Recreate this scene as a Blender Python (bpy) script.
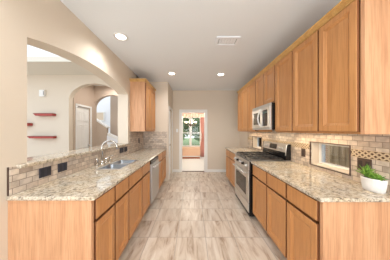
import bpy, bmesh, math, random
from mathutils import Vector, Matrix
random.seed(7)
PI = math.pi
scene = bpy.context.scene
COL = scene.collection
for o in list(bpy.data.objects):
    bpy.data.objects.remove(o)

def lin(r, g, b):
    f = lambda c: (c/255/12.92) if c/255 <= 0.04045 else ((c/255+0.055)/1.055)**2.4
    return (f(r), f(g), f(b), 1.0)

# ------------------------------------------------------------------ camera
cam_d = bpy.data.cameras.new('camera')
cam = bpy.data.objects.new('camera', cam_d)
COL.objects.link(cam)
cam.location = (0, 0, 1.405)
cam.rotation_euler = (PI/2, 0, 0)
cam_d.sensor_width = 36
cam_d.lens = 36*150/390
cam_d.shift_x = 2/390
cam_d.shift_y = 0.5/390
cam_d.clip_start = 0.02
scene.camera = cam

# ------------------------------------------------------------------ world, lights, exposure
scene.view_settings.view_transform = 'Standard'
scene.view_settings.look = 'None'
scene.view_settings.gamma = 1
scene.view_settings.use_curve_mapping = False
scene.view_settings.exposure = 0.12
w = bpy.data.worlds.new('sky')
scene.world = w
w.use_nodes = True
nt = w.node_tree
bg = nt.nodes['Background']
tc = nt.nodes.new('ShaderNodeTexCoord')
sp = nt.nodes.new('ShaderNodeSeparateXYZ')
rp = nt.nodes.new('ShaderNodeValToRGB')
nt.links.new(tc.outputs['Generated'], sp.inputs[0])
nt.links.new(sp.outputs['Z'], rp.inputs[0])
nt.links.new(rp.outputs[0], bg.inputs[0])
rp.color_ramp.elements[0].color = (0.92, 0.97, 1.0, 1)
rp.color_ramp.elements[0].position = 0.0
rp.color_ramp.elements[1].color = (0.80, 0.90, 1.0, 1)
rp.color_ramp.elements[1].position = 0.6
bg.inputs[1].default_value = 1.5

def area(name, loc, rot, sx, sy, power, color=(1, 1, 1)):
    d = bpy.data.lights.new(name, 'AREA')
    d.shape = 'RECTANGLE'; d.size = sx; d.size_y = sy; d.energy = power; d.color = color
    o = bpy.data.objects.new(name, d); COL.objects.link(o)
    o.location = loc; o.rotation_euler = rot
    return o

# upward fill added behind the camera for the ceiling; daylight from the tall living room
area('rear_ceiling_fill', (0.0, -2.5, 1.2), (PI/2+.75, 0, 0), 2.9, 2.0, 88, (.92, .97, 1))
area('living_window_light', (-5.2, -1.5, 3.0), (math.radians(75), 0, math.radians(-20)), 3.0, 2.5, 28, (1, .97, .93))
area('stair_fill_light', (-3.9, 5.6, 4.2), (0, 0, 0), 1.5, 1.2, 12, (1, .96, .92))  # unseen light added over the stairwell to brighten the second arch
area('hall_fill_light', (-2.3, 4.15, 2.70), (0, 0, 0), .4, .4, 9, (1, .97, .94))  # unseen light added to brighten the hallway
area('dining_fill_light', (1.6, 6.6, 2.70), (0, 0, 0), 1.5, 1.5, 18, (.95, .97, 1))  # unseen area light added below the dining ceiling, facing down
# under-cabinet strips (under the wall cabinets of the right run, and the small left one)
area('under_cabinet_light', (1.42, 1.86, 1.366), (0, 0, 0), 0.05, .8, 2.7, (1, .80, .54))
area('under_cabinet_light', (1.42, 3.62, 1.366), (0, 0, 0), 0.05, 1.0, 2.4, (1, .80, .54))
area('cooktop_light', (1.36, 2.63, 1.405), (0, 0, 0), 0.08, 0.4, 1.6, (1, .82, .58))
CAN_POWER = 8
# ------------------------------------------------------------------ helpers
class MB:
    def __init__(self):
        self.bm = bmesh.new(); self.mi = 0
    def _tag(self, faces):
        for f in faces: f.material_index = self.mi
    def box(self, x0, x1, y0, y1, z0, z1, bev=0.0, seg=2):
        x0, x1 = min(x0, x1), max(x0, x1); y0, y1 = min(y0, y1), max(y0, y1); z0, z1 = min(z0, z1), max(z0, z1)
        m = Matrix.Translation(((x0+x1)/2, (y0+y1)/2, (z0+z1)/2)) @ Matrix.Diagonal((x1-x0, y1-y0, z1-z0, 1))
        r = bmesh.ops.create_cube(self.bm, size=1, matrix=m)
        vs = r['verts']
        self._tag({f for v in vs for f in v.link_faces})
        if bev > 0:
            es = list({e for v in vs for e in v.link_edges})
            rr = bmesh.ops.bevel(self.bm, geom=es, offset=bev, segments=seg, affect='EDGES', profile=0.5)
            self._tag(rr['faces'])
        return self
    def face(self, pts):
        f = self.bm.faces.new([self.bm.verts.new(p) for p in pts]); f.material_index = self.mi
        return f
    def rings(self, rings, cap0=True, cap1=True, closed=True, smooth=False):
        R = [[self.bm.verts.new(p) for p in r] for r in rings]
        n = len(R[0])
        for a, b in zip(R[:-1], R[1:]):
            for i in range(n if closed else n-1):
                f = self.bm.faces.new((a[i], a[(i+1) % n], b[(i+1) % n], b[i]))
                f.material_index = self.mi; f.smooth = smooth
        if cap0: f = self.bm.faces.new(list(reversed(R[0]))); f.material_index = self.mi
        if cap1: f = self.bm.faces.new(R[-1]); f.material_index = self.mi
        return self
    def tube(self, pts, r, seg=12, smooth=True):
        P = [Vector(p) for p in pts]
        rr = r if isinstance(r, (list, tuple)) else [r]*len(P)
        rings = []; up = None
        for i, p in enumerate(P):
            d = (P[min(i+1, len(P)-1)]-P[max(i-1, 0)]).normalized()
            if up is None:
                up = Vector((0, 0, 1)) if abs(d.z) < .9 else Vector((1, 0, 0))
            a = d.cross(up)
            if a.length < 1e-4: a = d.orthogonal()
            a.normalize(); b = a.cross(d).normalized(); up = b
            rings.append([p+(a*math.cos(2*PI*k/seg)+b*math.sin(2*PI*k/seg))*rr[i] for k in range(seg)])
        return self.rings(rings, smooth=smooth)
    def lathe(self, prof, c, seg=24, sx=1, sy=1, rib=0, nrib=0, axis='Z', smooth=True, cap0=True, cap1=True):
        rings = []
        for r, h in prof:
            ring = []
            for k in range(seg):
                t = 2*PI*k/seg
                q = r*(1+(rib*math.cos(nrib*t) if rib else 0))
                a, b = q*math.cos(t)*sx, q*math.sin(t)*sy
                if axis == 'Z': p = (c[0]+a, c[1]+b, c[2]+h)
                elif axis == 'X': p = (c[0]+h, c[1]+a, c[2]+b)
                else: p = (c[0]+a, c[1]+h, c[2]+b)
                ring.append(p)
            rings.append(ring)
        return self.rings(rings, smooth=smooth, cap0=cap0, cap1=cap1)
    def prism(self, poly, axis, a, b):
        def at(p, t):
            if axis == 'X': return (t, p[0], p[1])
            if axis == 'Y': return (p[0], t, p[1])
            return (p[0], p[1], t)
        return self.rings([[at(p, a) for p in poly], [at(p, b) for p in poly]])
    def cells(self, us, vs, skip, w0, w1, mp):
        """slab of grid cells with holes; mp(u,v,w)->xyz"""
        V = {}
        def vert(i, j, k):
            if (i, j, k) not in V: V[(i, j, k)] = self.bm.verts.new(mp(us[i], vs[j], (w0, w1)[k]))
            return V[(i, j, k)]
        nu, nv = len(us)-1, len(vs)-1
        solid = lambda i, j: 0 <= i < nu and 0 <= j < nv and (i, j) not in skip
        fs = []
        for i in range(nu):
            for j in range(nv):
                if not solid(i, j): continue
                for k in (0, 1):
                    fs.append(self.bm.faces.new([vert(i, j, k), vert(i+1, j, k), vert(i+1, j+1, k), vert(i, j+1, k)]))
                if not solid(i-1, j): fs.append(self.bm.faces.new([vert(i, j, 0), vert(i, j+1, 0), vert(i, j+1, 1), vert(i, j, 1)]))
                if not solid(i+1, j): fs.append(self.bm.faces.new([vert(i+1, j, 0), vert(i+1, j+1, 0), vert(i+1, j+1, 1), vert(i+1, j, 1)]))
                if not solid(i, j-1): fs.append(self.bm.faces.new([vert(i, j, 0), vert(i+1, j, 0), vert(i+1, j, 1), vert(i, j, 1)]))
                if not solid(i, j+1): fs.append(self.bm.faces.new([vert(i, j+1, 0), vert(i+1, j+1, 0), vert(i+1, j+1, 1), vert(i, j+1, 1)]))
        self._tag(fs)
        return self
    def build(self, name, mats, parent=None, loc=None, recalc=True):
        bm = self.bm
        if recalc: bmesh.ops.recalc_face_normals(bm, faces=bm.faces[:])
        me = bpy.data.meshes.new(name)
        o = bpy.data.objects.new(name, me)
        COL.objects.link(o)
        off = Vector((0, 0, 0))
        if parent is not None:
            o.parent = parent
            q = parent
            while q is not None:
                off += q.location; q = q.parent
        if loc is not None:
            o.location = Vector(loc)-off
            off = Vector(loc)
        bmesh.ops.translate(bm, verts=bm.verts[:], vec=-off)
        bm.to_mesh(me); bm.free()
        for m in (mats if isinstance(mats, (list, tuple)) else [mats]): me.materials.append(m)
        return o

def props(o, label, cat, group=None):
    o['label'] = label; o['category'] = cat
    if group: o['group'] = group
    return o
def thing(name, label, cat, loc, group=None):
    o = bpy.data.objects.new(name, None); COL.objects.link(o)
    o.empty_display_size = .05
    o.location = loc
    return props(o, label, cat, group)
def struct(o, label=None, cat=None):
    o['kind'] = 'structure'
    if label: o['label'] = label
    if cat: o['category'] = cat
    return o
def dup(o, parent=None):
    c = o.copy(); COL.objects.link(c)
    if parent is not None: c.parent = parent
    for ch in list(o.children): dup(ch, c)
    return c

# ------------------------------------------------------------------ materials
def new_mat(name):
    m = bpy.data.materials.new(name); m.use_nodes = True
    return m, m.node_tree, m.node_tree.nodes['Principled BSDF']
def plain(name, col, rough=.5, metal=0, emit=0, ecol=None, bump=0, bscale=300, spec=None):
    m, t, b = new_mat(name)
    b.inputs['Base Color'].default_value = col
    b.inputs['Roughness'].default_value = rough
    b.inputs['Metallic'].default_value = metal
    if spec is not None: b.inputs['Specular IOR Level'].default_value = spec
    if emit:
        b.inputs['Emission Color'].default_value = ecol or col
        b.inputs['Emission Strength'].default_value = emit
    if bump:
        c = t.nodes.new('ShaderNodeTexCoord'); n = t.nodes.new('ShaderNodeTexNoise')
        n.inputs['Scale'].default_value = bscale; n.inputs['Detail'].default_value = 3
        bp = t.nodes.new('ShaderNodeBump'); bp.inputs['Strength'].default_value = bump; bp.inputs['Distance'].default_value = .004
        t.links.new(c.outputs['Object'], n.inputs[0]); t.links.new(n.outputs[0], bp.inputs['Height'])
        t.links.new(bp.outputs[0], b.inputs['Normal'])
    return m
def ramp(t, stops):
    r = t.nodes.new('ShaderNodeValToRGB')
    e = r.color_ramp.elements
    while len(e) < len(stops): e.new(.5)
    for i, (p, c) in enumerate(stops): e[i].position = p; e[i].color = c
    return r
def mapping(t, scale=(1, 1, 1), rot=(0, 0, 0), loc=(0, 0, 0), coord='Object'):
    c = t.nodes.new('ShaderNodeTexCoord'); m = t.nodes.new('ShaderNodeMapping')
    m.inputs['Scale'].default_value = scale; m.inputs['Rotation'].default_value = rot; m.inputs['Location'].default_value = loc
    t.links.new(c.outputs[coord], m.inputs[0])
    return m
def mix(t, fac, a, b, mode='MIX'):
    n = t.nodes.new('ShaderNodeMix'); n.data_type = 'RGBA'; n.blend_type = mode
    for sock, v in ((n.inputs[0], fac), (n.inputs[6], a), (n.inputs[7], b)):
        if isinstance(v, bpy.types.NodeSocket): t.links.new(v, sock)
        else: sock.default_value = v
    return n.outputs[2]

def oak(name, light, mid, dark, rough=.38):
    m, t, b = new_mat(name)
    mp = mapping(t, (7, 7, .6))
    n = t.nodes.new('ShaderNodeTexNoise'); n.inputs['Scale'].default_value = 2.2; n.inputs['Detail'].default_value = 6; n.inputs['Distortion'].default_value = .6
    t.links.new(mp.outputs[0], n.inputs[0])
    r = ramp(t, [(.30, dark), (.48, mid), (.68, light)])
    t.links.new(n.outputs[0], r.inputs[0])
    mp2 = mapping(t, (140, 140, 5))
    n2 = t.nodes.new('ShaderNodeTexNoise'); n2.inputs['Scale'].default_value = 1.0; n2.inputs['Detail'].default_value = 3
    t.links.new(mp2.outputs[0], n2.inputs[0])
    r2 = ramp(t, [(.35, (.74, .68, .62, 1)), (.55, (1, 1, 1, 1))])
    t.links.new(n2.outputs[0], r2.inputs[0])
    t.links.new(mix(t, .6, r.outputs[0], r2.outputs[0], 'MULTIPLY'), b.inputs['Base Color'])
    b.inputs['Roughness'].default_value = rough
    return m

M = {}
M['wall'] = plain('cream_wall_paint', lin(222, 209, 192), .75, bump=.08, bscale=120)
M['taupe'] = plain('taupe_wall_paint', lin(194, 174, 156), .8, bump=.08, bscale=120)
M['ceiling'] = plain('textured_ceiling_paint', lin(236, 241, 246), .85, bump=.25, bscale=60)
M['soffit'] = plain('warm_soffit_paint', lin(226, 220, 208), .85)
M['white'] = plain('white_trim_paint', lin(240, 238, 234), .4)
M['cool_white'] = plain('white_enamel_grille', lin(242, 246, 252), .5)
M['fascia'] = plain('white_wall_paint', lin(244, 246, 250), .8)
M['oak'] = oak('honey_oak', lin(206, 150, 96), lin(201, 144, 90), lin(194, 136, 83))
M['oak_edge'] = plain('oak_edge_gap_shade', lin(138, 88, 54), .55)  # door and drawer edges darkened to paint the shade in the gaps
M['oak_panel'] = oak('oak_end_panel', lin(218, 170, 132), lin(211, 161, 122), lin(199, 146, 108), .45)
M['oak_dark'] = plain('dark_toe_board', lin(120, 76, 44), .6)  # darker brown for the toe kicks
M['crown'] = oak('crown_oak', lin(216, 174, 112), lin(208, 164, 100), lin(196, 150, 88))
M['steel'] = plain('brushed_steel', lin(214, 211, 208), .34, 1.0)
M['steel_soft'] = plain('satin_steel', lin(200, 200, 200), .42, .9)
M['sink'] = plain('sink_steel', lin(158, 166, 176), .3, 1.0)
M['cook_steel'] = plain('dark_satin_steel', lin(128, 128, 130), .3, .8)
M['chrome'] = plain('polished_nickel', lin(214, 210, 204), .14, 1.0)
M['handle'] = plain('bright_satin_handle', lin(226, 226, 226), .35, .75)
M['black'] = plain('black_enamel', lin(22, 22, 24), .15)
M['iron'] = plain('cast_iron', lin(48, 46, 46), .35)
M['dark_glass'] = plain('dark_oven_glass', lin(40, 36, 34), .06)
M['bronze'] = plain('dark_bronze_plate', lin(96, 78, 68), .4, .2)
M['slate'] = plain('oil_rubbed_plate', lin(58, 57, 68), .4, .2)
M['slate_dark'] = plain('dark_receptacle', lin(38, 38, 48), .35)
M['bronze_dark'] = plain('black_bronze', lin(62, 52, 48), .4)
M['pot'] = plain('white_glazed_ceramic', lin(240, 238, 235), .3)
M['soil'] = plain('potting_soil', lin(70, 52, 40), .95)
M['red'] = plain('red_stained_shelf', lin(168, 62, 54), .5)
M['red_dark'] = plain('dark_red_edge', lin(92, 38, 36), .5)
M['plastic'] = plain('white_plastic', lin(238, 238, 236), .4)
M['grey_plastic'] = plain('grey_plastic', lin(150, 152, 155), .4)
M['lamp'] = plain('lit_lamp_lens', (1, .96, .9, 1), .4, emit=9, ecol=(1, .95, .88, 1))
M['candle'] = plain('lit_glass_shade', (1, .93, .8, 1), .4, emit=1.3, ecol=(1, .86, .62, 1))
M['display'] = plain('green_display', (.03, .07, .06, 1), .2)
M['peach'] = plain('peach_painted_wood', lin(238, 196, 164), .5)
M['infill'] = plain('tan_infill', lin(226, 206, 182), .7)
M['peach_dark'] = plain('brown_painted_wood', lin(178, 112, 82), .5)
M['coral'] = plain('coral_fabric', lin(230, 172, 158), .9)
M['valance'] = plain('peach_fabric', lin(246, 214, 194), .9)
M['carpet'] = plain('pale_carpet', lin(238, 234, 230), .95, bump=.4, bscale=200)
M['marble_sill'] = plain('pale_sill_stone', lin(236, 222, 204), .35)
M['bark'] = plain('tree_bark', lin(110, 92, 76), .9)
M['bluegrey'] = plain('blue_grey_vinyl', lin(196, 208, 222), .5)

def leafmat(name, a, b_):
    m, t, b = new_mat(name)
    mp = mapping(t, (1, 1, 1))
    n = t.nodes.new('ShaderNodeTexNoise'); n.inputs['Scale'].default_value = 9
    t.links.new(mp.outputs[0], n.inputs[0])
    r = ramp(t, [(.35, a), (.65, b_)])
    t.links.new(n.outputs[0], r.inputs[0]); t.links.new(r.outputs[0], b.inputs['Base Color'])
    b.inputs['Roughness'].default_value = .6
    return m
M['leaf'] = leafmat('garden_leaves', lin(104, 130, 92), lin(168, 188, 146))
M['succulent'] = leafmat('succulent_leaves', lin(84, 132, 44), lin(150, 190, 78))
for nd in M['succulent'].node_tree.nodes:
    if nd.type == 'TEX_NOISE': nd.inputs['Scale'].default_value = 40
M['grass'] = leafmat('lawn', lin(120, 148, 84), lin(160, 180, 116))

def granite():
    m, t, b = new_mat('speckled_granite')
    mp = mapping(t)
    n1 = t.nodes.new('ShaderNodeTexNoise'); n1.inputs['Scale'].default_value = 50; n1.inputs['Detail'].default_value = 5; n1.inputs['Roughness'].default_value = .7
    n2 = t.nodes.new('ShaderNodeTexNoise'); n2.inputs['Scale'].default_value = 7; n2.inputs['Detail'].default_value = 3
    v = t.nodes.new('ShaderNodeTexVoronoi'); v.inputs['Scale'].default_value = 70
    for n in (n1, n2, v): t.links.new(mp.outputs[0], n.inputs[0])
    r1 = ramp(t, [(.34, lin(84, 78, 74)), (.43, lin(170, 161, 148)), (.54, lin(212, 204, 190)), (.68, lin(234, 230, 222))])
    t.links.new(n1.outputs[0], r1.inputs[0])
    r2 = ramp(t, [(.36, lin(226, 208, 180)), (.6, lin(228, 226, 222))])
    t.links.new(n2.outputs[0], r2.inputs[0])
    c = mix(t, .55, r1.outputs[0], r2.outputs[0], 'MULTIPLY')
    r3 = ramp(t, [(.10, (1, 1, 1, 1)), (.16, (0, 0, 0, 1))])
    r3.color_ramp.elements[0].color = (.5, .5, .5, 1)
    t.links.new(v.outputs['Distance'], r3.inputs[0])
    c = mix(t, r3.outputs[0], c, lin(124, 116, 108))
    c = mix(t, 1.0, c, (1.12, 1.10, 1.06, 1), 'MULTIPLY')
    t.links.new(c, b.inputs['Base Color'])
    b.inputs['Roughness'].default_value = .06
    b.inputs['IOR'].default_value = 1.75
    return m
M['granite'] = granite()

def stone_tile(axis):
    """tumbled travertine subway tile; axis 'Y' runs along world Y, 'X' along X"""
    m, t, b = new_mat('travertine_subway_tile_'+axis.lower())
    c = t.nodes.new('ShaderNodeTexCoord'); s = t.nodes.new('ShaderNodeSeparateXYZ'); k = t.nodes.new('ShaderNodeCombineXYZ')
    t.links.new(c.outputs['Object'], s.inputs[0])
    t.links.new(s.outputs[axis], k.inputs[0]); t.links.new(s.outputs['Z'], k.inputs[1])
    br = t.nodes.new('ShaderNodeTexBrick')
    br.inputs['Scale'].default_value = 1; br.inputs['Brick Width'].default_value = .094; br.inputs['Row Height'].default_value = .0490
    br.inputs['Mortar Size'].default_value = .0028; br.inputs['Mortar Smooth'].default_value = .2; br.inputs['Bias'].default_value = 0
    br.inputs['Color1'].default_value = (0, 0, 0, 1); br.inputs['Color2'].default_value = (1, 1, 1, 1); br.inputs['Mortar'].default_value = (.5, .5, .5, 1)
    t.links.new(k.outputs[0], br.inputs[0])
    r = ramp(t, [(0, lin(182, 166, 152)), (.3, lin(208, 192, 176)), (.7, lin(224, 210, 194)), (1, lin(194, 182, 172))])
    t.links.new(br.outputs['Color'], r.inputs[0])
    n = t.nodes.new('ShaderNodeTexNoise'); n.inputs['Scale'].default_value = 22; n.inputs['Detail'].default_value = 4
    t.links.new(c.outputs['Object'], n.inputs[0])
    r2 = ramp(t, [(.3, (.72, .70, .68, 1)), (.6, (1.06, 1.05, 1.04, 1))])
    t.links.new(n.outputs[0], r2.inputs[0])
    col = mix(t, .8, r.outputs[0], r2.outputs[0], 'MULTIPLY')
    col = mix(t, br.outputs['Fac'], col, lin(154, 138, 124))
    t.links.new(col, b.inputs['Base Color'])
    b.inputs['Roughness'].default_value = .42
    bp = t.nodes.new('ShaderNodeBump'); bp.inputs['Strength'].default_value = .5; bp.inputs['Distance'].default_value = .004; bp.invert = True
    t.links.new(br.outputs['Fac'], bp.inputs['Height']); t.links.new(bp.outputs[0], b.inputs['Normal'])
    return m
M['tileY'] = stone_tile('Y'); M['tileX'] = stone_tile('X')
M['band_light'] = plain('cream_travertine_sticks', lin(208, 188, 158), .4)
M['band_dark'] = plain('brown_marble_sticks', lin(92, 62, 42), .4)

def floor_tile():
    m, t, b = new_mat('veined_porcelain_floor_tile')
    c = t.nodes.new('ShaderNodeTexCoord')
    mp = t.nodes.new('ShaderNodeMapping'); t.links.new(c.outputs['Object'], mp.inputs[0])
    mp.inputs['Location'].default_value = (-.165+3*.375+.375*20, -1.975+.36*40, 0)
    br = t.nodes.new('ShaderNodeTexBrick'); br.offset = 0; br.squash = 1
    br.inputs['Scale'].default_value = 1; br.inputs['Brick Width'].default_value = .375; br.inputs['Row Height'].default_value = .36
    br.inputs['Mortar Size'].default_value = .0038; br.inputs['Mortar Smooth'].default_value = .1; br.inputs['Bias'].default_value = 0
    br.inputs['Color1'].default_value = (0, 0, 0, 1); br.inputs['Color2'].default_value = (1, 1, 1, 1); br.inputs['Mortar'].default_value = (.5, .5, .5, 1)
    t.links.new(mp.outputs[0], br.inputs[0])
    # every tile looks at its own piece of stone
    sc = t.nodes.new('ShaderNodeVectorMath'); sc.operation = 'SCALE'; sc.inputs[3].default_value = 37
    t.links.new(br.outputs['Color'], sc.inputs[0])
    ad = t.nodes.new('ShaderNodeVectorMath'); ad.operation = 'ADD'
    t.links.new(c.outputs['Object'], ad.inputs[0]); t.links.new(sc.outputs[0], ad.inputs[1])
    def veins(rot, scale):
        q = t.nodes.new('ShaderNodeMapping'); q.inputs['Rotation'].default_value = (0, 0, rot); q.inputs['Scale'].default_value = scale
        t.links.new(ad.outputs[0], q.inputs[0])
        n = t.nodes.new('ShaderNodeTexNoise'); n.inputs['Scale'].default_value = 1; n.inputs['Detail'].default_value = 7; n.inputs['Roughness'].default_value = .6; n.inputs['Distortion'].default_value = .6
        t.links.new(q.outputs[0], n.inputs[0])
        return n.outputs[0]
    v = veins(.10, (13, 2.3, 1))
    for lim, rot in ((.30, -.40), (.52, .50), (.75, -.12)):
        gt = t.nodes.new('ShaderNodeMath'); gt.operation = 'GREATER_THAN'; gt.inputs[1].default_value = lim
        t.links.new(br.outputs['Color'], gt.inputs[0])
        v = mix(t, gt.outputs[0], v, veins(rot, (13, 2.3, 1)))
    r = ramp(t, [(.33, lin(160, 136, 116)), (.41, lin(196, 177, 158)), (.50, lin(212, 197, 181)), (.66, lin(224, 213, 201))])
    t.links.new(v, r.inputs[0])
    r2 = ramp(t, [(0, (.90, .89, .88, 1)), (1, (1.03, 1.02, 1.0, 1))])
    t.links.new(br.outputs['Color'], r2.inputs[0])
    col = mix(t, 1, r.outputs[0], r2.outputs[0], 'MULTIPLY')
    col = mix(t, br.outputs['Fac'], col, lin(172, 158, 144))
    t.links.new(col, b.inputs['Base Color'])
    b.inputs['Roughness'].default_value = .32
    return m
M['floor'] = floor_tile()

def brick():
    m, t, b = new_mat('tan_brick')
    c = t.nodes.new('ShaderNodeTexCoord'); s = t.nodes.new('ShaderNodeSeparateXYZ'); k = t.nodes.new('ShaderNodeCombineXYZ')
    t.links.new(c.outputs['Object'], s.inputs[0]); t.links.new(s.outputs['Y'], k.inputs[0]); t.links.new(s.outputs['Z'], k.inputs[1])
    br = t.nodes.new('ShaderNodeTexBrick'); br.inputs['Scale'].default_value = 1; br.inputs['Brick Width'].default_value = .22; br.inputs['Row Height'].default_value = .075
    br.inputs['Mortar Size'].default_value = .006
    br.inputs['Color1'].default_value = lin(206, 166, 146); br.inputs['Color2'].default_value = lin(186, 142, 124); br.inputs['Mortar'].default_value = lin(216, 206, 196)
    t.links.new(k.outputs[0], br.inputs[0]); t.links.new(br.outputs[0], b.inputs['Base Color']); b.inputs['Roughness'].default_value = .9
    return m
M['brick'] = brick()
M['fence'] = oak('weathered_fence', lin(206, 184, 160), lin(180, 156, 132), lin(140, 116, 94), .85)

def glass():
    m = bpy.data.materials.new('window_glass'); m.use_nodes = True
    t = m.node_tree; t.nodes.remove(t.nodes['Principled BSDF'])
    out = t.nodes['Material Output']
    tr = t.nodes.new('ShaderNodeBsdfTransparent'); gl = t.nodes.new('ShaderNodeBsdfGlossy'); gl.inputs['Roughness'].default_value = .02
    fr = t.nodes.new('ShaderNodeFresnel'); fr.inputs[0].default_value = 1.3
    mx = t.nodes.new('ShaderNodeMixShader')
    t.links.new(fr.outputs[0], mx.inputs[0]); t.links.new(tr.outputs[0], mx.inputs[1]); t.links.new(gl.outputs[0], mx.inputs[2]); t.links.new(mx.outputs[0], out.inputs[0])
    return m
M['glass'] = glass()

# ------------------------------------------------------------------ dimensions
CEIL = 2.76
XL, XL2 = -1.385, -1.605          # faces of the arch wall
XR = 1.58
YB = 5.08                         # end wall of the kitchen
YN = -2.6                         # cut behind the camera
PY = 4.17                         # pantry box
PX = -0.695
LY = 3.65                         # far wall of the living room

# ------------------------------------------------------------------ structure
struct(MB().box(-7, 1.74, YN, 5.20, -.1, 0).build('floor', M['floor']))
struct(MB().box(-1.5, 3.0, 5.20, 8.15, -.1, 0).build('floor_dining', M['carpet']))

idX = lambda u, v, w_: (w_, u, v)     # u=Y v=Z w=X
idY = lambda u, v, w_: (u, w_, v)     # u=X v=Z w=Y
idZ = lambda u, v, w_: (u, v, w_)

struct(MB().box(XL2, XR+.16, YN, YB+.12, CEIL, CEIL+.12).build('ceiling', M['ceiling']))

# left wall with the wide arch over the breakfast bar
AY0, AY1, SPR, RISE, BAR = 1.252, 3.20, 2.185, 0.14, 1.105
b = MB()
b.box(XL2, XL, YN, AY0, 0, CEIL)
b.box(XL2, XL, AY1, PY, 0, CEIL)
b.box(XL2, XL, AY0, AY1, 0, BAR)
half = (AY1-AY0)/2; R = (half*half+RISE*RISE)/(2*RISE)
N = 40
arc = []
for i in range(N+1):
    y = AY0+(AY1-AY0)*i/N
    arc.append((y, SPR+RISE-R+math.sqrt(R*R-(y-AY0-half)**2)))
for (ya, za), (yb, zb) in zip(arc[:-1], arc[1:]):
    b.face([(XL, ya, za), (XL, yb, zb), (XL, yb, CEIL), (XL, ya, CEIL)])
    b.face([(XL2, ya, za), (XL2, ya, CEIL), (XL2, yb, CEIL), (XL2, yb, zb)])
    b.face([(XL, ya, za), (XL2, ya, za), (XL2, yb, zb), (XL, yb, zb)])
struct(b.build('wall_left', M['wall']))
struct(MB().box(XL2, XL2+.1, YN, 3.0, CEIL+.12, 4.6).build('wall_upper', M['fascia']))

# right wall with two slot windows
WIN = [(1.50, 2.00), (3.43, 3.95)]
WZ0, WZ1 = .962, 1.248
us = [YN, 1.50, 2.00, 3.43, 3.95, YB+.12]; vs = [0, WZ0, WZ1, CEIL]
struct(MB().cells(us, vs, {(1, 1), (3, 1)}, XR, XR+.16, idX).build('wall_right', M['wall']))

# end wall with the doorway to the dining room
DX0, DX1, DZ = -.39, .405, 2.035
struct(MB().cells([-1.6, DX0, DX1, XR], [0, DZ, CEIL], {(1, 0)}, YB, YB+.12, idY).build('wall_back', M['wall']))

# pantry box on the left: short frontal wall and the side wall that holds a door
struct(MB().box(XL, PX, PY, PY+.1, 0, CEIL).build('wall_pantry_front', M['wall']))
PD0, PD1 = 4.34, 4.93
struct(MB().cells([PY+.1, PD0, PD1, YB], [0, 2.04, CEIL], {(1, 0)}, PX-.1, PX, idX).build('wall_pantry_side', M['wall']))

def panel_door(name, mp, w_, h, mat):
    """six panel door slab, mp(u,v,w) -> xyz"""
    b = MB()
    b.cells([0, w_], [0, h], set(), -.035, 0, mp)
    cols = [(.11*w_, .46*w_), (.54*w_, .89*w_)]
    rows = [(.09*h, .40*h), (.46*h, .77*h), (.82*h, .94*h)]
    for u0, u1 in cols:
        for v0, v1 in rows:
            def rg(i, d): return [mp(u0+i, v0+i, d), mp(u1-i, v0+i, d), mp(u1-i, v1-i, d), mp(u0+i, v1-i, d)]
            b.rings([rg(-.012, 0.0005), rg(0, .009), rg(.02, .009), rg(.03, .001), rg(.05, .007)], cap0=False)
    return b.build(name, mat)

# pantry door (seen nearly edge on)
d = panel_door('door_1', lambda u, v, w_: (PX-.04+w_, PD0+.01+u, .01+v), PD1-PD0-.02, 2.01, M['white'])
struct(d)
k = MB()
k.lathe([(.026, 0), (.026, .006), (.012, .01), (.012, .035), (.027, .045), (.03, .06), (.02, .072)], (PX-.04, PD0+.07, .985), 20, axis='X')
k.build('door_knob', M['chrome'], d)
b = MB()
for y0, y1 in ((PD0-.07, PD0), (PD1, PD1+.07)): b.box(PX, PX+.018, y0, y1, 0, 2.11, .004)
b.box(PX, PX+.018, PD0, PD1, 2.04, 2.11, .004)
struct(b.build('trim_1', M['white']))
# dining doorway casing
b = MB()
b.box(DX0-.075, DX0, YB-.02, YB, 0, DZ+.08, .004); b.box(DX1, DX1+.085, YB-.02, YB, 0, DZ+.08, .004); b.box(DX0, DX1, YB-.02, YB, DZ, DZ+.08, .004)
b.box(DX0, DX0+.02, YB, YB+.12, 0, DZ); b.box(DX1-.02, DX1, YB, YB+.12, 0, DZ); b.box(DX0+.02, DX1-.02, YB, YB+.12, DZ-.02, DZ)
struct(b.build('trim_2', M['white']))
struct(MB().box(DX0+.02, DX1-.02, YB+.02, YB+.10, 0, .012, .004).build('trim_3', M['bronze']))
b = MB(); b.box(PX, DX0-.075, YB-.014, YB, 0, .09, .004); b.box(DX1+.085, XR, YB-.014, YB, 0, .09, .004)
struct(b.build('baseboard_back', M['white']))

# living room beyond the arch
HX0, HX1, HS, HR = -3.02, -1.80, 2.15, .40
b = MB()
b.box(-7, HX0, LY, LY+.12, 0, CEIL); b.box(HX1, XL2+.22, LY, LY+.12, 0, CEIL)
hc, hw = (HX0+HX1)/2, (HX1-HX0)/2
arc2 = [(hc-hw*math.cos(PI*i/32), HS+HR*math.sin(PI*i/32)) for i in range(33)]
for (xa, za), (xb, zb) in zip(arc2[:-1], arc2[1:]):
    b.face([(xa, LY, za), (xb, LY, zb), (xb, LY, CEIL), (xa, LY, CEIL)])
    b.face([(xa, LY+.12, za), (xa, LY+.12, CEIL), (xb, LY+.12, CEIL), (xb, LY+.12, zb)])
    b.face([(xa, LY, za), (xa, LY+.12, za), (xb, LY+.12, zb), (xb, LY, zb)])
struct(b.build('wall_living', M['wall']))
struct(MB().box(-7, XL2, 2.95, LY+.12, CEIL, CEIL+.1).build('ceiling_living', M['soffit']))
struct(MB().box(-7, XL2+.1, 2.95, 3.05, CEIL+.1, 4.6).build('wall_fascia', M['fascia']))
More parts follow.
